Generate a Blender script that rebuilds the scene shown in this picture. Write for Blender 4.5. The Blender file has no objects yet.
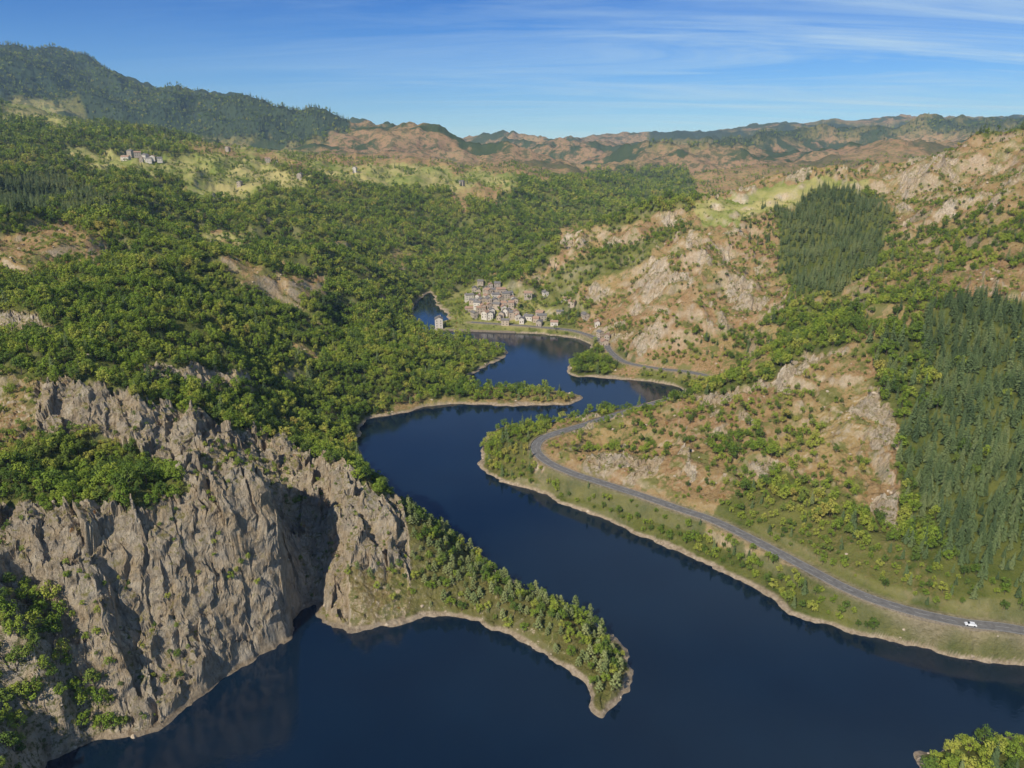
import bpy, math, random, time
import numpy as np
from mathutils import Vector
T0=time.time()
random.seed(7); rng=np.random.default_rng(7)
scene=bpy.context.scene
F=731.0; PITCH=math.radians(17.75); CH=200.0
cp,sp=math.cos(PITCH),math.sin(PITCH)
def ray(px,py):
    u=(px-512)/F; v=(384-py)/F
    return u, cp+v*sp, -sp+v*cp
def PZ(px,py,z):
    a,b,c=ray(px,py); t=(z-CH)/c; return (a*t,b*t,z)
def PY(px,py,Y):
    a,b,c=ray(px,py); t=Y/b; return (a*t,Y,CH+c*t)
def project(x,y,z):
    dz=z-CH; d=y*cp-dz*sp; d=np.maximum(d,1.0); up=y*sp+dz*cp
    return 512+F*x/d, 384-F*up/d
# ---------------------------------------------------------------- noise
def _hash(ix,iy,seed):
    h=(ix.astype(np.int64)*374761393+iy.astype(np.int64)*668265263+seed*974634777)&0xffffffff
    h=((h^(h>>13))*1274126177)&0xffffffff
    return (h^(h>>16))&0xffff
CT=np.cos(np.arange(65536)*(2*math.pi/65536));ST=np.sin(np.arange(65536)*(2*math.pi/65536))
def noise(x,y,seed=0):
    x0=np.floor(x);y0=np.floor(y);fx=x-x0;fy=y-y0
    u=fx*fx*fx*(fx*(fx*6-15)+10);v=fy*fy*fy*(fy*(fy*6-15)+10)
    def g(i,j):
        a=_hash(x0+i,y0+j,seed)
        return CT[a]*(fx-i)+ST[a]*(fy-j)
    a=g(0,0);b=g(1,0);c=g(0,1);d=g(1,1)
    return 1.5*((a*(1-u)+b*u)*(1-v)+(c*(1-u)+d*u)*v)
def fbm(x,y,s,o=4,seed=0):
    r=0;a=1
    for i in range(o):
        r=r+a*noise(x/s,y/s,seed+i*17);a*=.5;s*=.5
    return r
def ridged(x,y,s,o=4,seed=0,sy=None):
    r=0;a=1;sy=sy or s
    for i in range(o):
        r=r+a*(1-2*np.abs(noise(x/s,y/sy,seed+i*13)));a*=.5;s*=.5;sy*=.5
    return r*.6
def blocks(x,y,s,seed,tilt):
    X=x/s;Y=y/s;ix=np.floor(X);iy=np.floor(Y);best=np.full(x.shape,9.);out=np.zeros(x.shape)
    for i in(-1,0,1):
        for j in(-1,0,1):
            cx=ix+i;cy=iy+j
            h1=_hash(cx,cy,seed)/65536.;h2=_hash(cx,cy,seed+1)/65536.;h3=_hash(cx,cy,seed+2)/65536.;h4=_hash(cx,cy,seed+3)
            dx=X-(cx+h1);dy=Y-(cy+h2);d=dx*dx+dy*dy;m=d<best
            best=np.where(m,d,best)
            out=np.where(m,(h3-.5)+tilt*(dx*CT[h4]+dy*ST[h4]),out)
    return out
def ss(t):
    t=np.clip(t,0,1);return t*t*(3-2*t)
# ---------------------------------------------------------------- shoreline (water level z=0)
shore_px=[(45,768),(60,757),(90,742),(120,737),(160,728),(190,706),(213,695),(222,680),(238,668),(265,655),(288,641),(296,625),(303,610),(316,604),(322,622),(345,631),(380,628),(420,617),(455,617),(490,628),(520,641),(545,656),(570,675),(588,692),(591,714),(608,713),(626,700),(633,675),(630,655),
(615,640),(590,618),(560,602),(520,585),(490,562),(465,545),(440,530),(415,515),(395,497),(375,478),(362,460),(358,438),(366,420),(400,414),(430,406),(470,404),(510,406),(560,405),(583,400),(575,394),(540,390),(500,388),(468,385),(478,370),(500,360),(508,352),(495,346),(470,341),(440,336),(418,325),(413,308),(420,299),(430,292),(434,297),(436,305),(446,312),(447,320),(434,329),
(470,331),(520,333),(560,336),(585,341),(590,350),(570,364),(569,375),(600,378),(640,381),(680,387),(686,395),(665,404),(625,410),(595,411),(570,419),(540,424),(510,425),(490,433),(480,452),(482,468),(500,480),(530,491),(560,501),(590,515),(630,531),(665,547),(700,562),(740,580),(773,597),(790,617),(830,626),(880,641),(930,651),(980,661),(1024,668),(1200,695),(1400,722),(1400,748),(1200,738),(1024,733),(970,743),(930,753),(915,768)]
shore=[PZ(a,b,0)[:2] for a,b in shore_px]+[(125,150),(150,20),(150,-300),(-160,-300),(-160,60),(-142,150)]
def catmull(P,n,closed=False):
    P=[np.array(p,float) for p in P];out=[];N=len(P)
    for i in range(N if closed else N-1):
        p0=P[(i-1)%N] if closed or i>0 else P[0]; p1=P[i];p2=P[(i+1)%N]
        p3=P[(i+2)%N] if closed or i+2<N else P[-1]
        for k in range(n):
            t=k/n
            out.append(.5*((2*p1)+(-p0+p2)*t+(2*p0-5*p1+4*p2-p3)*t*t+(-p0+3*p1-3*p2+p3)*t**3))
    if not closed: out.append(P[-1])
    return np.array(out)
SH=catmull(shore,2,True)
def inside(poly,x,y):
    r=np.zeros(x.shape,bool);n=len(poly)
    for i in range(n):
        x1,y1=poly[i];x2,y2=poly[(i+1)%n]
        if y1==y2: continue
        c=((y1>y)!=(y2>y))&(x<(x2-x1)*(y-y1)/(y2-y1)+x1)
        r^=c
    return r
def segdist(pts,x,y,closed,zs=None):
    best=np.full(x.shape,1e12);bz=np.zeros(x.shape)
    n=len(pts)
    for i in range(n if closed else n-1):
        x1,y1=pts[i][:2];x2,y2=pts[(i+1)%n][:2]
        dx,dy=x2-x1,y2-y1;q=dx*dx+dy*dy+1e-9
        t=np.clip(((x-x1)*dx+(y-y1)*dy)/q,0,1)
        e=(x-x1-t*dx)**2+(y-y1-t*dy)**2
        m=e<best
        best=np.where(m,e,best)
        if zs is not None: bz=np.where(m,zs[i]*(1-t)+zs[(i+1)%n]*t,bz)
    return np.sqrt(best),bz
# ---------------------------------------------------------------- road centre line
road_px=[(1120,650,12),(1060,638,12),(1010,628,12),(960,622,12),(900,608,12),(850,590,12),(800,564,12),(760,543,13),(715,521,13),(680,509,14),(640,495,14),(600,482,14),(572,473,14),(548,462,14),(536,450,14),(540,440,14),(556,433,14),(580,426,13),(620,413.5,11),(665,400,10),(705,393,10),(722,386,10),(712,378,10),(690,372,10),(655,368,9),(625,362,8),(611,352,7),(602,341,6),(575,331,5),(540,327,5),(500,324,5),(470,322,5)]
RD=catmull([PZ(*p) for p in road_px],6)
DX0,DY0,DST=-720.,56.,2.0
dgx=np.arange(DX0,900,DST);dgy=np.arange(DY0,1306,DST);DGX,DGY=np.meshgrid(dgx,dgy)
sdg,_=segdist(SH,DGX,DGY,True);sdg=np.where(inside(SH,DGX,DGY),-sdg,sdg)
rdg=np.full(DGX.shape,500.);rzg=np.zeros(DGX.shape);mk=(DGY>180)&(DGX>-90)&(DGY<1050)
a_,b_=segdist(RD[::2][:,:2],DGX[mk],DGY[mk],False,RD[::2][:,2]);rdg[mk]=a_;rzg[mk]=b_
def bil(g,x,y):
    a=np.clip((x-DX0)/DST,0,len(dgx)-1.001);b=np.clip((y-DY0)/DST,0,len(dgy)-1.001)
    i=a.astype(int);j=b.astype(int);a=a-i;b=b-j
    return (g[j,i]*(1-a)+g[j,i+1]*a)*(1-b)+(g[j+1,i]*(1-a)+g[j+1,i+1]*a)*b
def shoredist(x,y):
    out=np.full(x.shape,300.0);m=y<1300
    xx=x[m]+fbm(x[m],y[m],16,4,91)*2.8;yy=y[m]+fbm(x[m],y[m],16,4,92)*2.8
    out[m]=np.clip(bil(sdg,xx,yy),-300,300);return out
def roaddist(x,y):
    d=np.full(x.shape,500.0);z=np.zeros(x.shape);m=(y<1050)&(y>180)&(x>-90)&(x<890)
    if m.any(): d[m]=bil(rdg,x[m],y[m]);z[m]=bil(rzg,x[m],y[m])
    return d,z
# ---------------------------------------------------------------- terrain control points
C=[PZ(*p) for p in road_px]
C+=[(float(p[0]),float(p[1]),0.0) for p in SH[::2] if p[1]>40]
Ypts=[ # px,py,forward distance
(60,515,245),(140,505,258),(210,495,270),(268,492,285),(284,545,277),(304,560,300),(309,530,325),(150,620,240),(150,560,250),(220,600,255),(60,620,228),
(90,500,285),(90,480,305),(150,490,295),(20,460,310),(100,455,325),(100,397,345),(50,390,340),(170,415,350),(170,460,325),(230,440,350),(290,460,350),(240,480,315),
(350,495,320),(390,520,310),(330,480,335),(345,580,285),(400,560,300),(0,610,218),(30,650,210),(60,705,206),(0,740,190),(0,520,250),
(0,420,330),(0,330,430),(0,250,620),(120,330,450),(200,340,480),(300,360,550),(340,340,650),(250,290,650),(150,270,620),(330,280,850),(60,310,440),(250,400,450),(150,370,418),
(0,200,900),(100,200,1000),(200,250,800),(300,300,700),(380,320,820),(400,290,1000),(400,250,1250),(330,250,1050),(300,200,1400),(200,210,1150),
(500,180,2100),(440,178,2000),(500,262,1250),(650,215,1900),(560,240,1500),(580,190,2150),(640,185,2800),(400,215,1500),(540,215,1750),(470,220,1550),
(400,139,3500),(340,140,4000),(440,152,3600),(200,150,2400),(100,130,2400),(0,112,2500),(300,165,2600),(380,168,2500),
(0,70,4500),(60,73,4500),(130,88,4500),(200,104,4500),(255,119,4600),(310,127,6000),(350,133,6500),(400,141,6500),
(450,149,7000),(550,146,6500),(640,142,7000),(740,132,7500),(850,125,7500),(940,121,7500),(1024,119,7500),
(600,168,4500),(560,158,4800),(700,162,3500),(780,154,3600),(850,150,3200),(920,146,3000),(680,186,2600),(720,178,2600),(620,158,5200),(820,145,5000),(920,138,5000),(1010,133,4800),
(620,236,1000),(570,262,960),(700,208,1080),(650,290,830),(760,190,1150),(870,180,1200),(1024,140,1150),(950,160,1150),(700,330,690),(750,335,700),(800,300,720),(850,270,760),(930,220,880),(1024,190,820),(870,300,600),(760,305,790),(700,290,800),(780,240,950),(850,225,960),
(1024,240,565),(930,290,516),(870,320,508),(800,357,500),(900,450,361),(900,530,310),(1000,450,345),(1024,350,430),(800,450,395),(1000,540,290)]
C+=[PY(*p) for p in Ypts]
Zpts=[(450,560,13),(500,590,10),(560,625,8),(600,655,6),(612,690,4),(440,590,8),(530,615,8),
(350,400,12),(430,300,3),(450,272,20),(520,268,22),(480,290,14),(500,308,8),(560,290,30),(560,315,12),(470,315,6),
(620,417,20),(680,408,30),(740,388,45),(580,430,17),(520,440,8),(505,455,7),(520,478,5),(620,450,24),(700,470,24),(760,430,40),
(470,396,4),(540,398,3),(430,398,7),(480,352,2),(450,345,4),(600,360,4),(645,348,20),(1000,760,6)]
C+=[PZ(*p) for p in Zpts]
for u,Y,z in [(-1.0,200,60),(-1.0,400,95),(-1.0,800,150),(-1.0,2000,280),(-1.0,4500,680),(1.0,280,70),(1.0,450,130),(1.0,800,200),(1.0,1200,230),(1.0,3000,260),(1.0,7500,450),
              (-1,12000,200),(-.4,12000,60),(0,12000,60),(.4,12000,60),(1,12000,100),(.5,200,3),(-.9,80,30),(.9,80,15),
              (.55,1700,110),(.35,1700,60),(.3,2200,60),(.6,2200,130),(-.3,3300,120),(-.1,5200,60),(.2,6000,40),(.6,6200,90),(-.6,3300,240),(.45,4200,50),(.0,4000,20),(.3,3000,40),(.65,4000,90),(.12,3400,40)]:
    C.append((u*Y,Y,z))
C=np.array(C)
cu=C[:,0]/C[:,1];cl=np.log(C[:,1])
BETA=1.35
A=((cu[:,None]-cu)**2+(cl[:,None]-cl)**2+1e-5)**(BETA/2)
n=len(C);M=np.zeros((n+3,n+3));M[:n,:n]=-A+np.eye(n)*0.0004
M[:n,n]=1;M[:n,n+1]=cu;M[:n,n+2]=cl;M[n:,:n]=M[:n,n:].T
W=np.linalg.solve(M,np.concatenate([C[:,2],[0,0,0]]))
GU=np.linspace(-1.15,1.15,360);GL=np.linspace(math.log(55),math.log(14500),500)
G=np.zeros((len(GL),len(GU)))
for i,l in enumerate(GL):
    r=((GU[:,None]-cu)**2+(l-cl)**2+1e-5)**(BETA/2)
    G[i]=-r@W[:n]+W[n]+W[n+1]*GU+W[n+2]*l
def base(x,y):
    Y=np.maximum(y,56);u=np.clip(x/Y,-1.149,1.149);l=np.log(np.minimum(Y,14400))
    a=(u-GU[0])/(GU[1]-GU[0]);b=(l-GL[0])/(GL[1]-GL[0])
    i=a.astype(int);j=b.astype(int);i=np.clip(i,0,len(GU)-2);j=np.clip(j,0,len(GL)-2);a=a-i;b=b-j
    return (G[j,i]*(1-a)+G[j,i+1]*a)*(1-b)+(G[j+1,i]*(1-a)+G[j+1,i+1]*a)*b
# ---------------------------------------------------------------- land cover  (tree, conifer, rock, dry, field)
COV=[
([(-400,0),(1500,0),(1500,180),(560,180),(440,175),(330,170),(-400,170)],.5,.3,.0,.6,.15),
([(-400,0),(270,0),(360,140),(250,150),(120,130),(-400,100)],.97,.6,0,.1,0),
([(640,130),(740,128),(1500,100),(1500,131),(900,136),(740,143),(640,150)],.9,.7,0,.2,0),
([(330,132),(460,140),(470,165),(360,165),(330,155)],.3,.2,.1,1,0),
([(430,150),(620,150),(600,168),(450,160)],.3,.2,0,.9,.0),
([(640,165),(780,150),(1100,140),(1100,152),(900,165),(720,200),(680,190)],.35,.2,.05,1,.0),
([(590,170),(680,170),(700,190),(660,206),(600,185)],.9,.4,0,.2,.1),
([(130,150),(250,160),(310,180),(290,195),(200,188),(120,165)],.5,.1,0,.3,.85),
([(290,165),(400,163),(520,175),(515,192),(430,190),(330,182)],.42,.1,0,.6,.7),
([(380,180),(440,178),(445,186),(390,192)],.1,.1,0,.6,.9),
([(0,100),(60,105),(110,120),(60,128),(0,118)],.3,.1,0,.5,.8),
([(-100,120),(120,130),(200,150),(120,175),(-100,178)],.8,.2,0,.3,.3),
([(60,150),(130,152),(170,166),(90,168)],.25,.1,0,.3,1),
([(180,185),(260,188),(250,202),(190,200)],.3,.1,0,.3,.9),
([(210,140),(300,150),(330,160),(240,158)],.4,.1,0,.6,.6),
([(-100,178),(70,178),(100,205),(60,215),(-100,215)],1,1,0,0,0),
([(40,205),(140,190),(110,210),(60,222)],.9,.8,0,0,0),
([(20,230),(80,225),(110,245),(100,268),(30,270),(-60,290),(-40,260)],.38,0,.1,.9,.3),
([(-60,308),(30,312),(60,330),(0,332)],.4,0,.6,.6,0),
([(280,275),(330,283),(325,297),(285,292)],.3,0,.0,.9,0),
([(150,362),(250,378),(250,392),(200,388),(150,375)],.3,0,.9,.5,0),
([(190,232),(250,236),(240,246),(195,243)],.3,0,0,.6,.7),
([(450,190),(500,186),(490,200),(455,200)],.2,0,0,.9,.2),
([(560,230),(620,225),(600,245),(560,248)],.5,0,0,.8,0),
# red hill
([(515,285),(545,262),(600,236),(700,205),(760,190),(800,215),(775,250),(790,300),(740,345),(720,375),(690,372),(640,362),(610,345),(575,320),(560,300)],.4,0,.22,1,0),
([(520,285),(600,250),(690,225),(640,265),(580,290),(600,310),(570,330),(530,325)],.7,.1,0,.3,0),
([(690,206),(760,186),(880,178),(850,198),(760,218),(710,226)],.05,0,0,.35,1),
([(730,215),(880,195),(900,240),(900,290),(800,310),(770,260)],.6,.3,0,.6,0),
([(765,207),(792,212),(815,196),(848,186),(868,200),(890,215),(876,240),(884,258),(846,282),(838,296),(806,298),(795,280),(778,268),(782,240)],1,1,0,0,0),
([(860,185),(900,165),(960,158),(1150,120),(1150,215),(980,225),(900,250),(890,215)],.45,0,.35,1,.1),
([(880,240),(980,215),(1100,200),(1100,300),(960,320),(900,330),(840,350),(860,300)],.66,.1,.05,.6,.1),
([(960,275),(1040,265),(1040,305),(980,300)],.2,0,.3,.9,0),
([(620,365),(700,330),(790,320),(760,375),(715,380),(650,375)],.62,.1,0.1,.6,0),
# nose
([(478,425),(560,422),(640,408),(700,395),(770,380),(830,350),(880,345),(890,400),(880,450),(910,520),(890,545),(840,510),(790,470),(720,500),(690,510),(600,480),(540,470),(500,480)],.5,0,.25,.95,0),
([(474,424),(545,424),(533,440),(533,470),(580,490),(560,505),(478,475)],.78,.15,0,.4,0),
([(690,440),(760,425),(800,410),(860,395),(850,430),(740,470),(700,475)],.66,0,.1,.64,0),
([(790,380),(860,360),(890,400),(905,450),(910,510),(895,530),(870,500),(850,450),(810,430)],.34,0,.25,1,0),
([(740,480),(830,485),(900,540),(1000,600),(990,618),(880,590),(790,550),(740,515)],.78,.1,0,.4,0),
([(860,345),(960,305),(1100,300),(1100,640),(1010,615),(930,575),(900,530),(900,440),(875,390)],.88,.25,0,.3,0),
([(925,318),(960,300),(1100,300),(1100,600),(1010,590),(960,560),(935,520),(905,480),(915,450),(900,430),(930,405),(945,385),(920,350)],1,.97,0,0,0),
([(985,275),(1060,265),(1060,300),(1000,300)],.15,0,.2,.9,.1),
([(540,478),(600,488),(700,520),(800,572),(900,612),(1100,645),(1100,700),(980,680),(780,620),(660,562),(540,510)],.87,.1,.15,.35,.0),
([(700,520),(740,535),(800,563),(790,572),(700,535)],.4,0,.3,.64,.0),
([(780,585),(900,612),(1024,632),(1024,660),(880,648),(780,625)],.9,.15,0,.3,.1),
# village
([(452,290),(480,283),(520,285),(545,300),(560,325),(560,336),(430,335),(440,315)],.4,0,0,.3,.5),
([(515,326),(590,333),(592,350),(560,340)],.75,0,0,.2,.3),
([(440,338),(500,342),(512,352),(480,372),(460,360)],.75,0,0,.1,.4),
([(395,395),(440,375),(480,383),(590,390),(590,408),(440,410),(380,418)],.66,.1,.1,.6,.1),
([(395,385),(450,378),(485,385),(470,396),(430,400)],.8,0,0,.2,0),
# left cliffs
([(-60,372),(45,380),(45,430),(20,480),(-60,500)],.35,0,.4,.9,0),
([(36,383),(100,388),(160,402),(230,430),(290,448),(345,474),(372,490),(395,500),(415,530),(415,565),(412,600),(360,640),(335,645),(318,600),(300,630),(290,655),(235,680),(215,705),(150,750),(40,800),(-60,800),(-60,498),(30,506),(60,470),(40,430)],.36,0,1,.3,0),
([(-60,470),(30,452),(70,430),(110,440),(150,455),(195,490),(130,515),(60,512),(-60,498)],.89,0,.0,.2,0),
([(-60,575),(35,585),(60,620),(50,655),(100,690),(135,722),(110,740),(30,800),(-60,900)],.92,0,.5,.6,0),
([(215,555),(250,550),(260,590),(225,600)],.75,0,.8,.3,0),
([(60,560),(75,560),(110,640),(125,690),(100,690),(70,620)],.72,0,.8,.4,0),
([(195,440),(260,455),(300,480),(320,510),(300,545),(270,490),(220,465)],.72,0,.8,.5,0),
([(165,640),(185,640),(200,690),(180,700)],.72,0,.8,.5,0),
([(348,570),(400,565),(415,600),(380,640),(345,640)],.75,.3,.4,.6,0),
([(400,495),(425,505),(470,530),(520,572),(600,595),(650,645),(640,720),(590,725),(560,680),(500,640),(440,625),(410,625),(412,560)],.87,.55,.3,.62,0),
([(860,720),(1100,700),(1100,900),(860,900)],1,.1,0,.1,.1),
]
def cover(x,y,z):
    px,py=project(x,y,z)
    s=np.maximum(y,200)*0.03
    px=px+noise(x/s,y/s,301)*12+noise(x/s*3,y/s*3,303)*9;py=py+noise(x/s,y/s,302)*6+noise(x/s*3,y/s*3,304)*5
    out=np.zeros((5,)+x.shape);out[0]=.875;out[1]=.04;out[3]=.3
    for poly,t,c,r,d,f in COV:
        P=np.array(poly);lo=P.min(0);hi=P.max(0)
        m=(px>lo[0])&(px<hi[0])&(py>lo[1])&(py<hi[1])
        if not m.any(): continue
        idx=np.nonzero(m)
        k=inside(poly,px[idx],py[idx])
        idx=tuple(a[k] for a in idx)
        for q,vv in enumerate((t,c,r,d,f)): out[q][idx]=vv
    # natural outcrops on the dry slopes of the east bank
    oc=ss((fbm(x,y,38,3,401)-.22)/.16)*(out[3]>.65)*(out[2]<.6)*(y<1400)*(x>0)
    out[2]=np.maximum(out[2],oc*.85);out[0]=out[0]*(1-.5*oc)
    cl_=ss((fbm(x,y,70,3,402)-.56)/.12)*(out[0]>.8)*(out[0]<.877)*(y>500)
    out[0]=out[0]*(1-.5*cl_);out[3]=np.maximum(out[3],cl_*.6)
    return out
def height(x,y,full=False):
    x=np.asarray(x,float);y=np.asarray(y,float)
    b=base(x,y);d=shoredist(x,y);rd,rz=roaddist(x,y)
    nr=ss(d/60)*ss((rd-6)/40)
    far=ss((y-900)/2500)
    wx=x+fbm(x,y,80,2,15)*18;wy=y+fbm(x,y,80,2,16)*18
    near_n=ridged(wx,wy,95,5,11)*14+fbm(x,y,30,3,12)*1.8
    far_n=ridged(x,y,620,6,21)*42+ridged(x,y,190,4,22)*22
    fr=ss((y-2300)/1300)*(1-.7*ss((y-6300)/1000))
    far_n=far_n+fr*(ridged(x+y*.25,y,1500,4,25,800)*185-90+ridged(x,y,420,3,28)*30)
    mid=ss((y-400)/350)*(1-far)
    mid_n=ridged(wx,wy,230,5,31)*38
    h=b+nr*((near_n-8)*(1-far)+(far_n-12)*far+mid*(mid_n-14))
    h=np.maximum(h,1.3+0.09*np.clip(d,0,60)+fbm(x,y,20,2,5)*.6)
    cv=cover(x,y,h)
    dry=cv[3]*(1-far)*ss(d/20)*ss((rd-6)/12)
    h=h+dry*(ridged(wx,wy,34,5,51)*5.0-2.2)
    R=cv[2]*ss(d/4)*ss((rd-5)/10)
    m=(R>.01)&(y<1400)
    if m.any():
        X=x[m];Y=y[m]
        xa=X*.86+Y*.5;ya=-X*.5+Y*.86
        xa=xa+fbm(X,Y,9,2,71)*1.2;ya=ya+fbm(X,Y,9,2,72)*1.2
        big=(cv[2][m]>.95)
        cr=(ridged(xa,ya,26,3,41,60)*6.5-3.0)*big+blocks(xa,ya*.75,12,201,.8)*np.where(big,7.0,3)+blocks(xa,ya*.8,5,211,.9)*3.0+blocks(xa,ya,2.1,221,.8)*1.2
        add=np.zeros(h.shape);add[m]=cr
        h=h+R*add
    h=np.maximum(h,1.0)
    w=ss(d/3.2)
    h=np.where(d>0,h*w+np.minimum(d*.45,1.1)*(1-w),np.maximum(d*.55,-25))
    k=(1-ss((rd-4.2)/6));k=k*ss(d/5);h=h*(1-k)+(rz-.25)*k
    if full: return h,d,rd,cv
    return h
# ---------------------------------------------------------------- terrain mesh
rows=np.concatenate([np.geomspace(60,185,45)[:-1],np.linspace(185,430,640)[:-1],np.geomspace(430,1250,360)[:-1],np.geomspace(1250,13500,300)])
cols=np.concatenate([np.linspace(-1.12,-.8,40)[:-1],np.linspace(-.8,.8,1000),np.linspace(.8,1.12,40)[1:]])
UU,YY=np.meshgrid(cols,rows);XX=UU*YY
Hh,Dd,Rr,Cv=height(XX,YY,True)
nr_,nc_=XX.shape
def blur(a,k=1):
    for _ in range(k):
        b=a.copy();b[1:-1]=(a[:-2]+2*a[1:-1]+a[2:])/4;a=b.copy();a[:,1:-1]=(b[:,:-2]+2*b[:,1:-1]+b[:,2:])/4
    return a
Rraw=Cv[2].copy()
for q in range(5): Cv[q]=blur(Cv[q],3)
rk=Cv[2]*ss(Dd/4)
ox=rk*(fbm(XX+Hh*.3,Hh,7,3,61)*1.1);oy=rk*(fbm(XX,Hh*1.2,5,3,62)*1.1)
co=np.stack([XX+ox,YY+oy,Hh],-1).reshape(-1,3)
print('terrain',co.shape,time.time()-T0)
idx=np.arange(nr_*nc_).reshape(nr_,nc_)
fc=np.stack([idx[:-1,:-1],idx[:-1,1:],idx[1:,1:],idx[1:,:-1]],-1).reshape(-1,4)
me=bpy.data.meshes.new('terrain')
me.vertices.add(len(co));me.vertices.foreach_set('co',co.astype(np.float32).ravel())
me.loops.add(fc.size);me.loops.foreach_set('vertex_index',fc.astype(np.int32).ravel())
me.polygons.add(len(fc));me.polygons.foreach_set('loop_start',np.arange(0,fc.size,4,dtype=np.int32))
me.update(calc_edges=True)
me.polygons.foreach_set('use_smooth',(Rraw[:-1,:-1]<.5).ravel())
def attr(nm,r,g,b):
    a=me.color_attributes.new(nm,'FLOAT_COLOR','POINT')
    arr=np.stack([r,g,b,np.ones_like(r)],-1).reshape(-1,4).astype(np.float32);a.data.foreach_set('color',arr.ravel())
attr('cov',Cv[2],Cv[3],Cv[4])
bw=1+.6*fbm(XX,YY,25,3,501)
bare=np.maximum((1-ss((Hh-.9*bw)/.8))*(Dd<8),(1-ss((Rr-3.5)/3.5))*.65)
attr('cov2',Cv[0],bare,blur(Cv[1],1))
terrain=bpy.data.objects.new('terrain',me);scene.collection.objects.link(terrain)
# ---------------------------------------------------------------- material helpers
class NT:
    def __init__(s,name):
        s.m=bpy.data.materials.new(name);s.m.use_nodes=True;s.t=s.m.node_tree;s.t.nodes.clear()
    def n(s,ty,**k):
        nd=s.t.nodes.new(ty)
        for a,b in k.items():
            if a=='i':
                for key,v in b.items():
                    sk=nd.inputs[key]
                    if isinstance(v,bpy.types.NodeSocket): s.t.links.new(v,sk)
                    else: sk.default_value=v
            else: setattr(nd,a,b)
        return nd
    def noise(s,vec,sc,det=5,rough=.6,dist=0):
        return s.n('ShaderNodeTexNoise',i={'Vector':vec,'Scale':sc,'Detail':det,'Roughness':rough,'Distortion':dist}).outputs[0]
    def ramp(s,f,stops):
        r=s.n('ShaderNodeValToRGB',i={'Fac':f});e=r.color_ramp.elements
        while len(e)<len(stops): e.new(.5)
        for k,(p,c) in zip(e,stops):
            k.position=p;k.color=(c if len(c)==4 else (*c,1)) if hasattr(c,'__len__') else (c,c,c,1)
        return r.outputs[0]
    def mix(s,f,a,b,bt='MIX'):
        m=s.n('ShaderNodeMix',data_type='RGBA',blend_type=bt)
        for k,v in ((0,f),(6,a),(7,b)):
            if isinstance(v,bpy.types.NodeSocket): s.t.links.new(v,m.inputs[k])
            elif k==0: m.inputs[0].default_value=v
            else: m.inputs[k].default_value=(*v,1) if len(v)==3 else v
        return m.outputs[2]
    def math(s,op,a,b=0,c=False):
        m=s.n('ShaderNodeMath',operation=op,use_clamp=c)
        for k,v in ((0,a),(1,b)):
            if isinstance(v,bpy.types.NodeSocket): s.t.links.new(v,m.inputs[k])
            else: m.inputs[k].default_value=v
        return m.outputs[0]
    def out(s,col,rough=.9,bump=None,bs=.5,bd=1.0,spec=.2,trans=0):
        if rough>=.9 and spec<=.2:
            p=s.n('ShaderNodeBsdfDiffuse');ck='Color'
        else:
            p=s.n('ShaderNodeBsdfPrincipled',i={'Roughness':rough,'Specular IOR Level':spec});ck='Base Color'
        if isinstance(col,bpy.types.NodeSocket): s.t.links.new(col,p.inputs[ck])
        else: p.inputs[ck].default_value=(*col,1)
        if bump is not None:
            b=s.n('ShaderNodeBump',i={'Height':bump,'Strength':bs,'Distance':bd});s.t.links.new(b.outputs[0],p.inputs['Normal'])
        sh=p.outputs[0]
        o=s.n('ShaderNodeOutputMaterial');s.t.links.new(sh,o.inputs[0]);return s.m
# terrain
t=NT('terrain_ground')
geo=t.n('ShaderNodeNewGeometry');pos=geo.outputs['Position']
c1=t.n('ShaderNodeVertexColor',layer_name='cov');c2=t.n('ShaderNodeVertexColor',layer_name='cov2')
s1=t.n('ShaderNodeSeparateColor',i={0:c1.outputs[0]});s2=t.n('ShaderNodeSeparateColor',i={0:c2.outputs[0]})
R,D,Fd=s1.outputs;Tt,Bare,Cn=s2.outputs
n_far=t.noise(pos,.0030,7,.68);n_big=t.noise(pos,.012,6,.65);n_mid=t.noise(pos,.07,6,.7);n_sm=t.noise(pos,.5,6,.7);n_fine=t.noise(pos,2.2,4,.7)
grass=t.mix(t.ramp(n_mid,[(.35,0),(.65,1)]),(.09,.125,.027),(.23,.22,.065))
dryc=t.ramp(n_sm,[(.3,(.12,.085,.04)),(.43,(.27,.175,.08)),(.56,(.40,.27,.14)),(.70,(.56,.44,.29))])
rust=t.ramp(n_mid,[(.3,(.22,.15,.055)),(.5,(.37,.215,.105)),(.7,(.43,.31,.17))])
dry=t.mix(.5,dryc,rust)
dry=t.mix(t.ramp(n_big,[(.45,0),(.62,.55)]),dry,(.40,.315,.12))
dry=t.mix(t.ramp(n_mid,[(.50,0),(.57,.8)]),dry,(.14,.16,.04))
field=t.mix(t.ramp(n_big,[(.4,0),(.6,1)]),(.20,.24,.055),(.44,.38,.15))
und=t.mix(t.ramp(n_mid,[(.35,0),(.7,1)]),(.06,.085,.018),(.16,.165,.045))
fD=t.math('ADD',D,t.math('MULTIPLY',t.math('SUBTRACT',n_sm,.5),.9),True)
col=t.mix(t.ramp(fD,[(.3,0),(.6,1)]),grass,dry)
col=t.mix(t.ramp(t.math('ADD',Fd,t.math('MULTIPLY',t.math('SUBTRACT',n_mid,.5),.8)),[(.35,0),(.65,1)]),col,field)
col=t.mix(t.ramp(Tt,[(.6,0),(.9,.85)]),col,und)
yy=t.n('ShaderNodeSeparateXYZ',i={0:pos}).outputs[1]
farm=t.ramp(t.math('DIVIDE',yy,10000),[(.22,0),(.30,1)])
redd=t.math('MULTIPLY',farm,t.math('MULTIPLY',D,t.ramp(n_big,[(.35,.3),(.6,.85)])))
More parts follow.
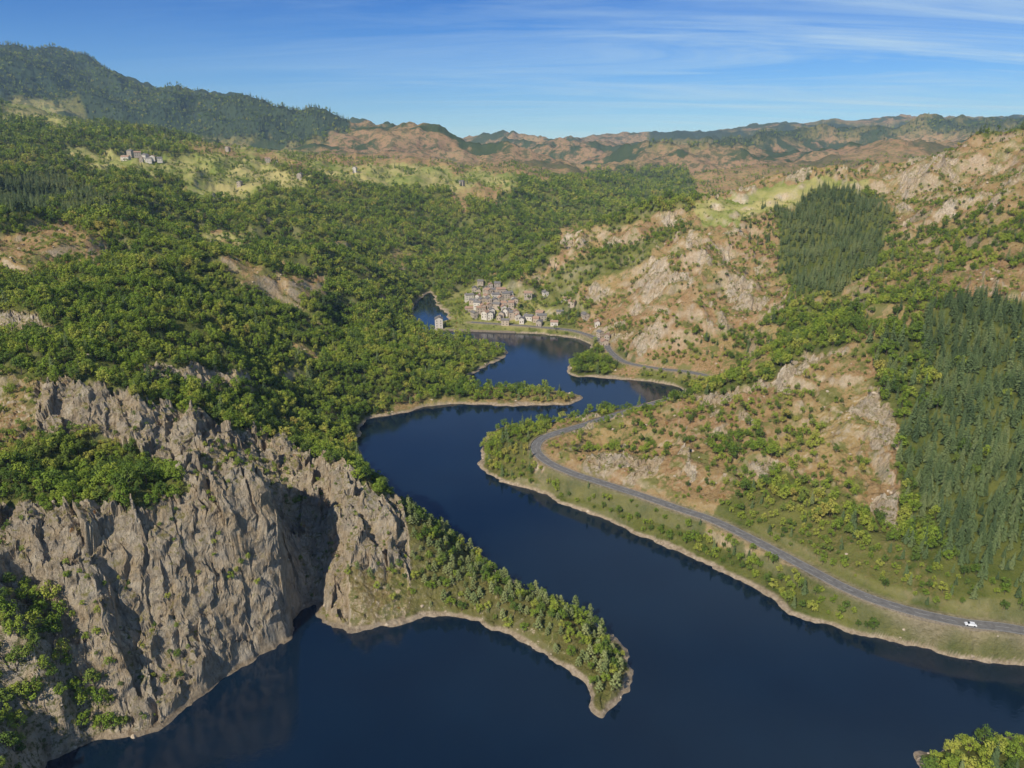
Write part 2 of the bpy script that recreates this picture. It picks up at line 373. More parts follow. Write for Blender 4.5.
col=t.mix(redd,col,t.mix(t.ramp(n_far,[(.35,0),(.5,1)]),(.32,.24,.14),(.27,.165,.105)))
patch=t.math('MULTIPLY',t.ramp(n_far,[(.50,0),(.54,1)]),farm)
col=t.mix(patch,col,(.055,.08,.032))
spk=t.math('MULTIPLY',farm,t.ramp(t.noise(pos,.03,4,.75),[(.50,0),(.56,.75)]))
col=t.mix(spk,col,(.07,.09,.035))
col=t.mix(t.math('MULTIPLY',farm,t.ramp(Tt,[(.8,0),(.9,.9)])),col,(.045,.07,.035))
# rock
mp=t.n('ShaderNodeMapping',i={'Vector':pos,'Rotation':(0,.35,.5),'Scale':(1,1,.5)})
wv=t.noise(mp.outputs[0],.3,10,.75,.4)
rockc=t.ramp(wv,[(.30,(.13,.10,.07)),(.40,(.37,.30,.21)),(.52,(.57,.475,.34)),(.70,(.72,.635,.49))])
rockc=t.mix(t.ramp(n_mid,[(.42,0),(.60,.5)]),rockc,(.47,.33,.17))
rockc=t.mix(t.ramp(t.noise(pos,.11,6,.7),[(.5,0),(.6,.5)]),rockc,(.38,.34,.28))
rockc=t.mix(t.ramp(t.noise(mp.outputs[0],.9,5,.7),[(.30,.75),(.40,0)]),rockc,(.10,.085,.06))
nz=t.n('ShaderNodeSeparateXYZ',i={0:geo.outputs['Normal']}).outputs[2]
steep=t.ramp(nz,[(.55,1),(.78,0)])
ledge=t.math('MULTIPLY',t.ramp(nz,[(.58,0),(.80,.9)]),t.ramp(n_sm,[(.42,0),(.53,1)]))
rockc=t.mix(ledge,rockc,t.mix(n_mid,(.12,.145,.035),(.36,.28,.09)))
fR=t.math('MAXIMUM',t.ramp(t.math('ADD',R,t.math('MULTIPLY',t.math('SUBTRACT',n_sm,.5),1.3)),[(.38,0),(.5,1)]),t.math('MULTIPLY',steep,t.math('SUBTRACT',1,Tt)))
fR=t.math('MAXIMUM',fR,t.math('MULTIPLY',t.ramp(n_sm,[(.60,0),(.64,.8)]),t.ramp(D,[(.5,0),(.9,1)])))
fR=t.math('MULTIPLY',fR,t.math('SUBTRACT',1,farm))
col=t.mix(fR,col,rockc)
col=t.mix(Bare,col,t.ramp(n_sm,[(.3,(.22,.165,.10)),(.7,(.52,.42,.30))]))
hb=t.math('ADD',t.math('MULTIPLY',wv,t.math('MULTIPLY',R,1.4)),t.math('MULTIPLY',n_sm,.5))
hb=t.math('ADD',hb,t.math('MULTIPLY',n_fine,.15))
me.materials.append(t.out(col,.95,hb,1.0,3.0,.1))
# water
t=NT('lake_water');pos=t.n('ShaderNodeNewGeometry').outputs['Position']
w1=t.noise(pos,.5,4,.6);w2=t.noise(pos,.03,3,.5)
t_col=t.mix(t.ramp(w2,[(.3,0),(.7,1)]),(.003,.0105,.023),(.004,.0145,.030))
water_mat=t.out(t_col,.08,w1,.14,.25,.5)
wm=bpy.data.meshes.new('lake_water')
wm.from_pydata([(-900,-600,0),(900,-600,0),(900,1400,0),(-900,1400,0)],[],[(0,1,2,3)]);wm.materials.append(water_mat)
scene.collection.objects.link(bpy.data.objects.new('lake_water',wm))
# asphalt / paint / walls
t=NT('asphalt');pos=t.n('ShaderNodeNewGeometry').outputs['Position']
asphalt=t.out(t.ramp(t.noise(pos,.6,6),[(.3,(.12,.115,.105)),(.7,(.21,.20,.18))]),.95)
t=NT('road_paint');paint=t.out((.5,.5,.47),.95)
t=NT('kerb_stone');pos=t.n('ShaderNodeNewGeometry').outputs['Position']
kerb=t.out(t.ramp(t.noise(pos,1.2,4),[(.3,(.16,.13,.09)),(.7,(.32,.27,.20))]),.95)
def ribbon(bm,P,o1,o2,dz,mat,sel=None,thick=0):
    n=len(P);tan=np.gradient(P[:,:2],axis=0);tan/=np.linalg.norm(tan,axis=1)[:,None]+1e-9
    nrm=np.stack([-tan[:,1],tan[:,0]],1);prev=None
    for i in range(n):
        a=P[i,:2]+nrm[i]*o1;b=P[i,:2]+nrm[i]*o2;z=P[i,2]+dz
        cur=[bm.verts.new((a[0],a[1],z)),bm.verts.new((b[0],b[1],z))]
        if thick: cur+=[bm.verts.new((b[0],b[1],z-thick)),bm.verts.new((a[0],a[1],z-thick))]
        if prev and (sel is None or sel(i)):
            k=len(cur)
            for q in range(k if k>2 else 1):
                f=bm.faces.new((prev[q],cur[q],cur[(q+1)%k],prev[(q+1)%k]));f.material_index=mat
        prev=cur
import bmesh
def finish(bm,name,mats,smooth=False):
    m=bpy.data.meshes.new(name);bmesh.ops.recalc_face_normals(bm,faces=bm.faces);bm.to_mesh(m);bm.free()
    for x in mats:m.materials.append(x)
    if smooth:
        for p in m.polygons:p.use_smooth=True
    o=bpy.data.objects.new(name,m);scene.collection.objects.link(o);return o
seg=np.linalg.norm(np.diff(RD[:,:2],axis=0),axis=1);cum=np.concatenate([[0],np.cumsum(seg)])
sN=np.arange(0,cum[-1],2.5);RP=np.stack([np.interp(sN,cum,RD[:,k]) for k in range(3)],1)
bm=bmesh.new()
ribbon(bm,RP,-3.1,3.1,.05,0,None,.6)
ribbon(bm,RP,-2.9,-2.8,.056,1);ribbon(bm,RP,2.8,2.9,.056,1);ribbon(bm,RP,-.06,.06,.056,1,lambda i:i%4<2)
finish(bm,'road',[asphalt,paint])
bm=bmesh.new();ribbon(bm,RP,3.5,3.8,.35,0,lambda i:(i//9)%5>1,1.2)
finish(bm,'road_parapet_wall',[kerb])
# ---------------------------------------------------------------- ray hit
def hits(pts):
    pts=np.array(pts,float);res=[]
    ts=np.geomspace(150,9000,1200)
    a,b,c=ray(pts[:,0],pts[:,1])
    for i in range(len(pts)):
        x=a[i]*ts;y=b[i]*ts;z=CH+c[i]*ts
        h=height(x,y);k=np.nonzero((z<h)&(y>60))[0]
        if len(k)==0: res.append(None);continue
        k=k[0];res.append((x[k],y[k],float(h[k])))
    return res
# ---------------------------------------------------------------- trees
def leafmat(name,cols):
    t=NT(name);pos=t.n('ShaderNodeNewGeometry').outputs['Position'];oi=t.n('ShaderNodeObjectInfo').outputs['Random']
    big=t.noise(pos,.014,5,.65)
    f=t.math('ADD',t.math('MULTIPLY',oi,.55),t.math('MULTIPLY',t.math('SUBTRACT',big,.36),1.8))
    return t.out(t.ramp(f,cols),.95,spec=.1)
leaf=leafmat('broadleaf_foliage',[(.05,(.085,.145,.022)),(.35,(.165,.235,.032)),(.6,(.25,.305,.042)),(.85,(.34,.345,.065)),(1,(.38,.31,.075))])
leafd=leafmat('oak_foliage',[(.1,(.06,.10,.023)),(.5,(.11,.165,.032)),(.9,(.19,.235,.045))])
need=leafmat('conifer_foliage',[(.1,(.06,.09,.038)),(.5,(.11,.15,.058)),(.9,(.18,.205,.08))])
pine=leafmat('pine_foliage',[(.1,(.14,.18,.06)),(.5,(.22,.255,.095)),(.9,(.32,.33,.13))])
rustm=leafmat('autumn_foliage',[(.1,(.24,.15,.05)),(.5,(.34,.17,.06)),(.9,(.38,.27,.09))])
t=NT('bark');pos=t.n('ShaderNodeNewGeometry').outputs['Position']
bark=t.out(t.ramp(t.noise(pos,3,4),[(.3,(.05,.04,.03)),(.7,(.13,.10,.08))]),.95)
def tube(bm,p,q,r1,r2,n=5):
    p=Vector(p);q=Vector(q);d=(q-p).normalized();a=d.orthogonal().normalized();b=d.cross(a)
    r=[[bm.verts.new(c+(a*math.cos(k*2*math.pi/n)+b*math.sin(k*2*math.pi/n))*rr) for k in range(n)] for c,rr in((p,r1),(q,r2))]
    for k in range(n):
        f=bm.faces.new((r[0][k],r[0][(k+1)%n],r[1][(k+1)%n],r[1][k]));f.material_index=1
def leafquad(bm,c,nrm,s,R_):
    nrm=nrm.normalized();a=nrm.orthogonal().normalized();b=nrm.cross(a);th=R_.random()*6.28
    a,b=a*math.cos(th)+b*math.sin(th),b*math.cos(th)-a*math.sin(th)
    l=s*R_.uniform(.8,1.3);w=s*R_.uniform(.5,.9)
    v=[bm.verts.new(c+a*l),bm.verts.new(c+b*w),bm.verts.new(c-a*l*.9),bm.verts.new(c-b*w)]
    bm.faces.new(v)
def protocoll(name):
    c=bpy.data.collections.new(name);scene.collection.children.link(c);return c
def mkmesh(bm,name,mats,coll):
    m=bpy.data.meshes.new(name);bm.to_mesh(m);bm.free()
    for x in mats:m.materials.append(x)
    o=bpy.data.objects.new(name,m);coll.objects.link(o);return o
def broad(seed,mat,coll,name,h=9,nl=13,per=36,shrub=False,ls=.044,trunk=True):
    R_=random.Random(seed);bm=bmesh.new()
    cz=h*.6;rx=h*.36*R_.uniform(.9,1.15)
    if not shrub and trunk:
        tube(bm,(0,0,-1),(0.2,0,h*.35),.26,.17,6);tube(bm,(.2,0,h*.35),(0,.1,h*.75),.17,.05,5)
    for i in range(nl):
        a=i*2.4+R_.random();zz=R_.uniform(-.5,.85);rr=math.sqrt(max(0,1-zz*zz))*R_.uniform(.55,.9)
        c=Vector((math.cos(a)*rr*rx,math.sin(a)*rr*rx,cz+zz*h*.36))
        if shrub: c.z=max(.3,c.z*.9-h*.22)
        elif trunk: tube(bm,(0.1,0,h*R_.uniform(.28,.5)),c,.09,.03,4)
        lr=h*R_.uniform(.12,.2)
        for k in range(per):
            d=Vector((R_.gauss(0,1),R_.gauss(0,1),R_.gauss(.45,1))).normalized()
            leafquad(bm,c+d*lr*R_.uniform(.65,1.12),d+Vector((R_.gauss(0,.35),R_.gauss(0,.35),R_.gauss(.3,.35))),h*ls,R_)
    return mkmesh(bm,name,[mat,bark],coll)
def conif(seed,mat,coll,name,h=13,rad=2.3,wh=13):
    R_=random.Random(seed);bm=bmesh.new();tube(bm,(0,0,-1),(0,0,h*.97),.24,.03,5)
    for i in range(wh):
        f=i/(wh-1);z=h*(.12+.85*f);r=rad*(1-f)**.8*R_.uniform(.85,1.15)+.18;nb=int(9-4*f)
        for k in range(nb):
            a=k*6.283/nb+i*1.1+R_.uniform(-.3,.3);rr=r*R_.uniform(.7,1.2)
            d=Vector((math.cos(a),math.sin(a),0));s=Vector((-d.y,d.x,0));w=rr*.36+.1
            o=Vector((0,0,z+.25));m_=d*rr*.55+Vector((0,0,z-rr*.12+.1));e=d*rr+Vector((0,0,z-rr*.42))
            vo=bm.verts.new(o);v1=bm.verts.new(m_+s*w);v2=bm.verts.new(e);v3=bm.verts.new(m_-s*w)
            bm.faces.new((vo,v1,v2));bm.faces.new((vo,v2,v3))
    return mkmesh(bm,name,[mat,bark],coll)
def pinet(seed,mat,coll,name,h=9):
    R_=random.Random(seed);bm=bmesh.new();tube(bm,(0,0,-1),(.15,0,h*.95),.2,.04,6)
    for i in range(24):
        f=(i+R_.random())/24;z=h*(.18+.8*f);r=h*.27*(1-f)**.55*R_.uniform(.5,1.1);a=i*2.4
        c=Vector((math.cos(a)*r,math.sin(a)*r,z));tube(bm,(.1,0,z-.3),c,.05,.02,3)
        for k in range(24):
            d=Vector((R_.gauss(0,1),R_.gauss(0,1),R_.gauss(.3,.6))).normalized()
            leafquad(bm,c+d*h*.085*R_.uniform(.5,1.1),d+Vector((0,0,.5)),h*.036,R_)
    return mkmesh(bm,name,[mat,bark],coll)
def boulder(seed,mat,coll):
    R_=random.Random(seed);bm=bmesh.new();bmesh.ops.create_icosphere(bm,subdivisions=2,radius=1)
    pl=[Vector((R_.gauss(0,1),R_.gauss(0,1),R_.gauss(0,1))).normalized() for _ in range(9)]
    for v in bm.verts:
        p=v.co.copy()
        for q in pl:
            dd=p.dot(q)
            if dd>.62: p-=q*(dd-.62)
        v.co=Vector((p.x*1.3,p.y,p.z*.9))
    return mkmesh(bm,'boulder',[mat],coll)
t=NT('boulder_rock');pos=t.n('ShaderNodeNewGeometry').outputs['Position']
brock=t.out(t.ramp(t.noise(pos,.8,6,.7),[(.3,(.24,.19,.13)),(.5,(.42,.34,.24)),(.7,(.56,.48,.36))]),.95)
cb=protocoll('broadleaf_trees');cm=protocoll('broadleaf_trees_mid');cf=protocoll('broadleaf_trees_far');cc=protocoll('conifer_trees');cpn=protocoll('pine_trees');cs=protocoll('shrubs');cbo=protocoll('boulders')
for i in range(6): broad(i,leafd if i in(1,4) else leaf,cb,'broadleaf_tree',h=random.uniform(8,10))
for i in range(6): broad(100+i,leafd if i in(1,4) else leaf,cm,'broadleaf_tree',h=random.uniform(8,10),nl=11,per=13,ls=.066)
for i in range(4): broad(200+i,leafd if i==1 else leaf,cf,'broadleaf_tree',h=random.uniform(8,10),nl=9,per=8,ls=.09,trunk=False)
broad(66,rustm,cs,'autumn_shrub',h=4,nl=8,per=22,shrub=True,ls=.055)
for i in range(6): broad(20+i,leafd if i%2 else leaf,cs,'shrub',h=4,nl=8,per=22,shrub=True,ls=.055)
for i in range(4): conif(40+i,need,cc,'conifer_tree',h=random.uniform(11,14))
for i in range(4): pinet(60+i,pine,cpn,'pine_tree',h=random.uniform(7.5,9.5))
for i in range(4): boulder(80+i,brock,cbo)
def scatter(name,pts,scl,coll):
    n=len(pts);m=bpy.data.meshes.new(name);m.vertices.add(n);m.vertices.foreach_set('co',pts.astype(np.float32).ravel())
    a=m.attributes.new('scl','FLOAT_VECTOR','POINT');a.data.foreach_set('vector',scl.astype(np.float32).ravel())
    rot=np.stack([rng.normal(0,.05,n),rng.normal(0,.05,n),rng.uniform(0,6.283,n)],1)
    a=m.attributes.new('rot','FLOAT_VECTOR','POINT');a.data.foreach_set('vector',rot.astype(np.float32).ravel())
    a=m.attributes.new('idx','INT','POINT');a.data.foreach_set('value',rng.integers(0,len(coll.objects),n).astype(np.int32))
    o=bpy.data.objects.new(name,m);scene.collection.objects.link(o)
    g=bpy.data.node_groups.new(name,'GeometryNodeTree')
    g.interface.new_socket('Geometry',in_out='INPUT',socket_type='NodeSocketGeometry');g.interface.new_socket('Geometry',in_out='OUTPUT',socket_type='NodeSocketGeometry')
    N=g.nodes;gi=N.new('NodeGroupInput');go=N.new('NodeGroupOutput');ip=N.new('GeometryNodeInstanceOnPoints');ci=N.new('GeometryNodeCollectionInfo')
    ci.inputs['Collection'].default_value=coll;ci.inputs['Separate Children'].default_value=True;ci.inputs['Reset Children'].default_value=True
    def na(nm,ty):
        k=N.new('GeometryNodeInputNamedAttribute');k.data_type=ty;k.inputs['Name'].default_value=nm
        return [s for s in k.outputs if s.enabled][0]
    L=g.links;L.new(gi.outputs[0],ip.inputs['Points']);L.new(ci.outputs[0],ip.inputs['Instance'])
    ip.inputs['Pick Instance'].default_value=True
    L.new(na('idx','INT'),ip.inputs['Instance Index']);L.new(na('scl','FLOAT_VECTOR'),ip.inputs['Scale']);L.new(na('rot','FLOAT_VECTOR'),ip.inputs['Rotation'])
    L.new(ip.outputs[0],go.inputs[0]);md=o.modifiers.new('scatter','NODES');md.node_group=g
    return o
B={k:[] for k in('b','m','f','c','p','s','r')}
bands=[(130,330,3.7),(330,700,4.6),(700,1100,5.6),(1100,1700,7.5),(1700,2600,10.0),(2600,4800,17)]
for y0,y1,sp_ in bands:
    ys=np.arange(y0,y1,sp_);W_=y1*.95;xs=np.arange(-W_,W_,sp_);X,Y=np.meshgrid(xs,ys)
    X=(X+rng.uniform(-.5,.5,X.shape)*sp_*.95).ravel();Y=(Y+rng.uniform(-.5,.5,Y.shape)*sp_*.95).ravel()
    k=np.abs(X)<Y*.80+15;X=X[k];Y=Y[k]
    h,d,rd,cv=height(X,Y,True)
    e=2.0;gx=(height(X+e,Y)-h)/e;gy=(height(X,Y+e)-h)/e;sl=np.hypot(gx,gy)
    nz_=fbm(X,Y,22+sp_*4,3,77)*.55+.5+rng.normal(0,.13,X.shape)
    ok=(h>1.5)&(d>1.8)&(rd>6.5)&(sl<np.where(cv[0]>.7,5,2.2))
    px,py=project(X,Y,h)
    ok&=~((px>940)&(px<1000)&(py>610)&(rd<16)&(Y<320))   # open verge where the car is seen
    tree=ok&(nz_<cv[0]*1.1-.02+(cv[0]>.97)*1.0)
    if y0>=2600: tree&=(cv[0]>.8)
    sc=sp_/4.2*.62+.28
    if y0>=2600: sc=sc*.75
    isc=tree&(rng.random(X.shape)<cv[1])
    pen=(px>335)&(px<660)&(py>490)&(py<725)&(Y<420)
    bk='b' if y0<700 else ('m' if y0<1700 else 'f')
    for key,mm in(('p',isc&pen),('c',isc&~pen),(bk,tree&~isc)):
        s=sc*rng.uniform(.5,1.2,X.shape)
        s=s*np.where(cv[0]<.6,.60,np.where(cv[0]<.79,.8,1.0))*np.where(pen,.74,1)*np.where(cv[2]>.6,.6,1)*np.where((rd<22)&(rd>0),.7,1)
        if key in 'bmf': s=s*.92
        else: s=s*(.85 if y0>600 else 1)
        B[key].append((X[mm],Y[mm],h[mm],s[mm]))
    if y0<1100:
        for rep in range(2):
            jx=X+rng.uniform(-2,2,X.shape);jy=Y+rng.uniform(-2,2,X.shape)
            mm=ok&~tree&(rng.random(X.shape)<np.where(cv[2]>.6,.2,.36))&(nz_<.9)
            hj=height(jx[mm],jy[mm]);s=rng.uniform(.2,.8,X.shape)**1.2*(sp_/4.2*.5+.5)
            B['s'].append((jx[mm],jy[mm],hj-.1,s[mm]))
        mm=(h>.2)&(rd>5)&~tree&(rng.random(X.shape)<np.where(cv[2]>.6,.12,.16)*np.where(cv[3]>.5,1,.2)+(d<6)*(d>0)*.25)
        B['r'].append((X[mm],Y[mm],h[mm],rng.uniform(.25,1.15,X.shape)[mm]**1.5*(sp_/4.2)))
for key,nm,co_ in(('b','broadleaf_forest',cb),('m','hillside_forest',cm),('f','distant_forest',cf),('c','conifer_forest',cc),('p','pine_grove',cpn),('s','scrub',cs),('r','scattered_rocks',cbo)):
    x,y,z,s=[np.concatenate([q[i] for q in B[key]]) for i in range(4)]
    zs=s*rng.uniform(.85,1.2,len(s));print(nm,len(x))
    scatter(nm,np.stack([x,y,z],1),np.stack([s,s,zs],1),co_)
# ---------------------------------------------------------------- houses
def wallmat(nm,a,b):
    t=NT(nm);pos=t.n('ShaderNodeNewGeometry').outputs['Position']
    return t.out(t.ramp(t.noise(pos,1.5,5),[(.3,a),(.7,b)]),.95)
walls=[wallmat('stone_wall',(.32,.27,.21),(.48,.42,.34)),wallmat('plaster_wall',(.54,.49,.41),(.66,.61,.53)),wallmat('ochre_wall',(.40,.32,.24),(.52,.44,.34))]
roofs=[wallmat('slate_roof',(.13,.12,.115),(.23,.22,.20)),wallmat('clay_tile_roof',(.30,.19,.13),(.40,.27,.19))]
t=NT('window_glass');glass=t.out((.02,.025,.03),.1,spec=.5)
t=NT('wood_door');wood=t.out((.12,.07,.04),.7)
def house(x,y,z,w,l,h,rot,wm_,rm_,name='stone_house'):
    bm=bmesh.new()
    def V(*p): return bm.verts.new(p)
    def Q(m,*p):
        f=bm.faces.new([V(*q) for q in p]);f.material_index=m;return f
    a,b=w/2,l/2;rh=w*.27
    Q(0,(-a,-b,-3),(a,-b,-3),(a,-b,h),(0,-b,h+rh),(-a,-b,h));Q(0,(-a,b,-3),(a,b,-3),(a,b,h),(0,b,h+rh),(-a,b,h))
    Q(0,(-a,-b,-3),(-a,b,-3),(-a,b,h),(-a,-b,h));Q(0,(a,-b,-3),(a,b,-3),(a,b,h),(a,-b,h))
    o=.45
    for s in(-1,1):
        p=[(0,-b-o,h+rh+.25),(0,b+o,h+rh+.25),(s*(a+o),b+o,h-.05),(s*(a+o),-b-o,h-.05)]
        q=[(u_,v_,w_-.22) for u_,v_,w_ in p]
        Q(1,*p);Q(1,*q)
        for i in range(4): Q(1,p[i],p[(i+1)%4],q[(i+1)%4],q[i])
    fl=max(1,int(h/2.8))
    for k in range(fl):
        zc=1.5+k*2.8
        for s in(-1,1):
            for j in range(max(2,int(l/3))):
                yy=-b+(j+.5)*l/max(2,int(l/3));xx=s*(a+.03);Q(2,(xx,yy-.45,zc-.6),(xx,yy+.45,zc-.6),(xx,yy+.45,zc+.7),(xx,yy-.45,zc+.7))
            for j in range(2):
                xx=-a+(j+.5)*w/2;yy=s*(b+.03)
                if k==0 and j==0: Q(3,(xx-.5,yy,-.1),(xx+.5,yy,-.1),(xx+.5,yy,2.1),(xx-.5,yy,2.1))
                else: Q(2,(xx-.45,yy,zc-.6),(xx+.45,yy,zc-.6),(xx+.45,yy,zc+.7),(xx-.45,yy,zc+.7))
    cx,cy=a*.4,b*.6;z0,z1=h,h+rh+.9
    cs_=[(cx-.35,cy-.35),(cx+.35,cy-.35),(cx+.35,cy+.35),(cx-.35,cy+.35)]
    for i in range(4):
        p,q=cs_[i],cs_[(i+1)%4];Q(0,(*p,z0),(*q,z0),(*q,z1),(*p,z1))
    Q(1,*[(*p,z1) for p in cs_])
    ob=finish(bm,name,[wm_,rm_,glass,wood]);ob.location=(x,y,z);ob.rotation_euler=(0,0,rot);return ob
vp=[]
for r_,(y_,x0,x1,nn) in enumerate([(290,480,500,4),(295,472,512,6),(300,468,520,7),(305,470,522,7),(310,466,518,7),(315,472,522,6),(320,480,545,7),(325,500,560,4)]):
    for k in range(nn): vp.append((x0+(x1-x0)*(k+random.random()*.7)/nn,y_+random.uniform(-2,2)))
vp+=[(566,302),(572,308),(585,318),(560,316),(597,326),(604,345),(607,341),(540,318),(536,322),(600,338),(528,300),(545,296)]
vp+=[(138,158),(146,159),(153,160),(160,162),(131,157),(149,163),(126,160),(142,163),(268,163),(276,165),(300,180),(355,172),(462,185),(240,186),(228,152),(70,160)]
for p,hh in zip(vp,hits(vp)):
    if hh is None or hh[2]<1.5: continue
    x,y,z=hh;big=1.2 if y>1500 else .82
    house(x,y,z,random.uniform(6.5,9)*big,random.uniform(8,14)*big,random.choice([5.2,6,8,8.6])*big,random.uniform(-.5,.5)+random.choice([0,1.57]),random.choice(walls),random.choices(roofs,[.55,.45])[0],'stone_house' if y<1500 else 'farm_house')
x,y,_=PZ(437,330,0)
house(x+2,y+4,1.0,9,11,12,.1,walls[1],roofs[0],'lakeside_building')
q=np.array([PZ(434,330,0),PZ(470,331.5,0),PZ(515,333,0)])
bm=bmesh.new();q=catmull(q,4);q[:,2]=0;ribbon(bm,q,-.6,.6,2.0,0,None,5);finish(bm,'quay_wall',[kerb])
# ---------------------------------------------------------------- car
def car(pos,rot):
    t=NT('car_paint');pm=t.out((.75,.75,.74),.3,spec=.5);t=NT('tyre');tm=t.out((.02,.02,.02),.9)
    bm=bmesh.new()
    prof=[(-2.15,.35),(-2.2,.8),(-1.95,1.0),(-1.45,1.45),(.35,1.48),(1.05,1.0),(1.95,.85),(2.15,.6),(2.1,.35)]
    L_=[[bm.verts.new((p[0],s*(.86 if p[1]<1.2 else .68),p[1])) for p in prof] for s in(-1,1)]
    bm.faces.new(L_[0]);bm.faces.new(L_[1][::-1])
    for i in range(9):
        f=bm.faces.new((L_[0][i],L_[0][(i+1)%9],L_[1][(i+1)%9],L_[1][i]));f.material_index=1 if i in(2,4) else 0
    for s in(-1,1):
        g=[(-1.7,.79,1.05),(.85,.79,1.05),(.25,.71,1.4),(-1.35,.71,1.4)]
        f=bm.faces.new([bm.verts.new((a,s*(b+.02),c)) for a,b,c in g]);f.material_index=1
        for wx in(-1.35,1.35):
            vs=[[bm.verts.new((wx+.33*math.cos(k*.524),s*yy,.33+.33*math.sin(k*.524))) for k in range(12)] for yy in(.7,.92)]
            for k in range(12):
                f=bm.faces.new((vs[0][k],vs[0][(k+1)%12],vs[1][(k+1)%12],vs[1][k]));f.material_index=2
            f=bm.faces.new(vs[1]);f.material_index=2
    o=finish(bm,'car',[pm,glass,tm]);o.location=pos;o.rotation_euler=(0,0,rot)
d2=np.abs(project(RP[:,0],RP[:,1],RP[:,2])[0]-972)+(RP[:,1]>400)*1e4;i=int(np.argmin(d2))
tg=RP[i+1]-RP[i-1];an=math.atan2(tg[1],tg[0]);car((RP[i,0]-math.sin(an)*1.5,RP[i,1]+math.cos(an)*1.5,RP[i,2]+.06),an)
ip_=[(600,640),(612,655),(590,625),(575,612),(620,672),(604,668),(585,640),(560,600),(615,690),(598,655)]
for p,hh in zip(ip_,hits(ip_)):
    if hh is None or hh[2]<1.5: continue
    o=bpy.data.objects.new('pine_tree',random.choice(list(cpn.objects)).data);scene.collection.objects.link(o)
    o.location=(hh[0],hh[1],hh[2]-.1);s=random.uniform(.7,.95);o.scale=(s,s,s);o.rotation_euler=(0,0,random.random()*6)
for lc in bpy.context.view_layer.layer_collection.children:
    if lc.name in('broadleaf_trees','broadleaf_trees_mid','broadleaf_trees_far','conifer_trees','pine_trees','shrubs','boulders'): lc.exclude=True
# ---------------------------------------------------------------- haze: a real thin volume of air over the valley
hz=bpy.data.meshes.new('atmosphere_haze');bm=bmesh.new();bmesh.ops.create_cube(bm,size=1);bm.to_mesh(hz);bm.free()
ho=bpy.data.objects.new('atmosphere_haze',hz);scene.collection.objects.link(ho);ho.scale=(26000,12500,900);ho.location=(0,4250,400)
hm=bpy.data.materials.new('air');hm.use_nodes=True;hm.node_tree.nodes.clear()
vs=hm.node_tree.nodes.new('ShaderNodeVolumeScatter');vs.inputs['Color'].default_value=(.45,.66,1,1);vs.inputs['Density'].default_value=4.8e-5
oo=hm.node_tree.nodes.new('ShaderNodeOutputMaterial');hm.node_tree.links.new(vs.outputs[0],oo.inputs['Volume']);hz.materials.append(hm)
# ---------------------------------------------------------------- sky and sun
EL=math.radians(40);AZ=math.radians(213)
sd=Vector((math.sin(AZ)*math.cos(EL),math.cos(AZ)*math.cos(EL),math.sin(EL)))
w=bpy.data.worlds.new('World');scene.world=w;w.use_nodes=True;nt=w.node_tree;nt.nodes.clear()
sky=nt.nodes.new('ShaderNodeTexSky');sky.sky_type='NISHITA';sky.sun_disc=False;sky.sun_elevation=EL;sky.sun_rotation=AZ;sky.altitude=800;sky.air_density=1.0;sky.dust_density=.2;sky.ozone_density=3
tc=nt.nodes.new('ShaderNodeTexCoord');sx=nt.nodes.new('ShaderNodeSeparateXYZ');nt.links.new(tc.outputs['Generated'],sx.inputs[0])
def M_(op,a,b,cl=False):
    m=nt.nodes.new('ShaderNodeMath');m.operation=op;m.use_clamp=cl
    for k,v in((0,a),(1,b)):
        if isinstance(v,bpy.types.NodeSocket): nt.links.new(v,m.inputs[k])
        else: m.inputs[k].default_value=v
    return m.outputs[0]
def MX(bt,f,a,b):
    m=nt.nodes.new('ShaderNodeMix');m.data_type='RGBA';m.blend_type=bt
    for k,v in((0,f),(6,a),(7,b)):
        if isinstance(v,bpy.types.NodeSocket): nt.links.new(v,m.inputs[k])
        else: m.inputs[k].default_value=v
    return m.outputs[2]
tint=nt.nodes.new('ShaderNodeValToRGB');nt.links.new(sx.outputs[2],tint.inputs[0])
tint.color_ramp.elements[0].position=0;tint.color_ramp.elements[0].color=(.42,.68,1.0,1)
tint.color_ramp.elements[1].position=.20;tint.color_ramp.elements[1].color=(.11,.37,.80,1)
skyc=MX('MULTIPLY',1.0,sky.outputs[0],tint.outputs[0])
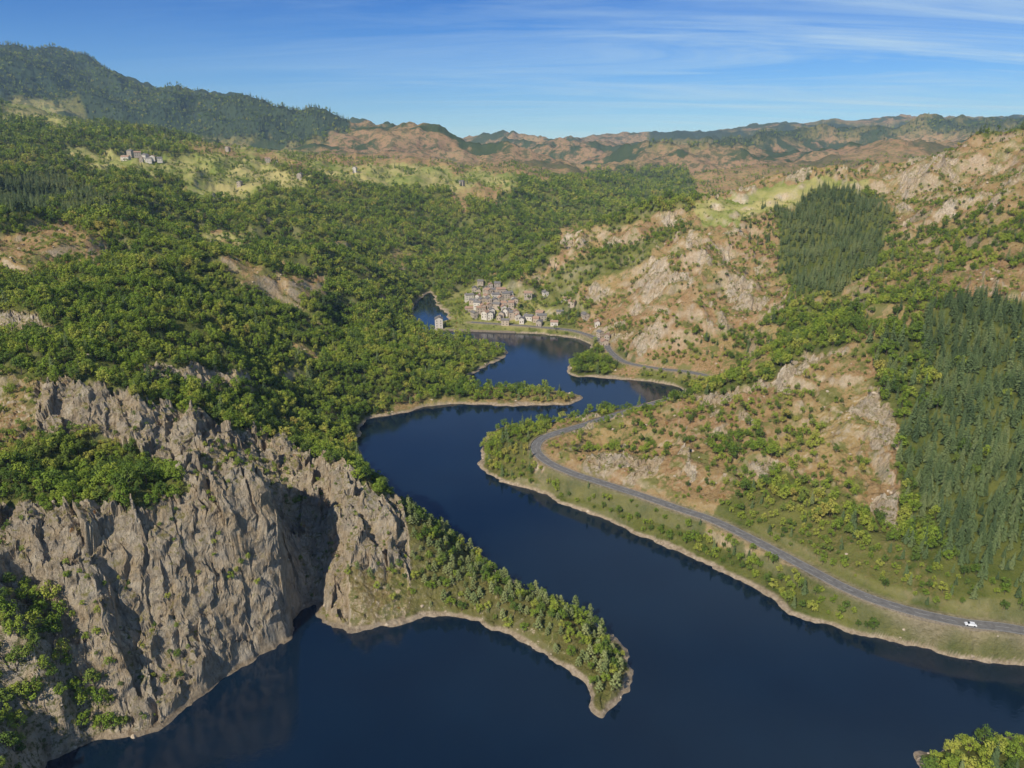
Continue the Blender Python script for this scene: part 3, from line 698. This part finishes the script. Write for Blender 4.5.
dn=M_('ADD',M_('MAXIMUM',sx.outputs[2],0),.10)
cx=nt.nodes.new('ShaderNodeCombineXYZ');nt.links.new(M_('DIVIDE',sx.outputs[0],dn),cx.inputs[0]);nt.links.new(M_('MULTIPLY',M_('DIVIDE',sx.outputs[1],dn),1.6),cx.inputs[1])
mpn=nt.nodes.new('ShaderNodeMapping');mpn.inputs['Rotation'].default_value=(0,0,.30);mpn.inputs['Scale'].default_value=(.30,1.0,1);nt.links.new(cx.outputs[0],mpn.inputs[0])
nn=nt.nodes.new('ShaderNodeTexNoise');nn.inputs['Scale'].default_value=.9;nn.inputs['Detail'].default_value=10;nn.inputs['Roughness'].default_value=.66;nn.inputs['Distortion'].default_value=1.1;nt.links.new(mpn.outputs[0],nn.inputs['Vector'])
rp=nt.nodes.new('ShaderNodeValToRGB');rp.color_ramp.elements[0].position=.42;rp.color_ramp.elements[1].position=.80;nt.links.new(nn.outputs[0],rp.inputs[0])
fac=M_('MULTIPLY',rp.outputs[0],M_('ADD',M_('MULTIPLY',sx.outputs[0],1.0),.5),True)
bg=nt.nodes.new('ShaderNodeBackground');bg.inputs[1].default_value=.12;nt.links.new(MX('MIX',fac,skyc,(5.0,6.6,7.5,1)),bg.inputs[0])
ow=nt.nodes.new('ShaderNodeOutputWorld');nt.links.new(bg.outputs[0],ow.inputs[0])
sl=bpy.data.lights.new('sun','SUN');sl.energy=5.0;sl.angle=math.radians(.5);sl.color=(1,.94,.83)
so=bpy.data.objects.new('sun',sl);scene.collection.objects.link(so);so.rotation_euler=sd.to_track_quat('Z','Y').to_euler()
cam=bpy.data.cameras.new('camera');cam.sensor_width=36;cam.lens=36*F/1024;cam.clip_end=30000;cam.clip_start=1
co_=bpy.data.objects.new('camera',cam);scene.collection.objects.link(co_);co_.location=(0,0,CH);co_.rotation_euler=(math.pi/2-PITCH,0,0)
scene.camera=co_
scene.view_settings.view_transform='Standard';scene.view_settings.look='None';scene.view_settings.exposure=0
print('done',time.time()-T0)
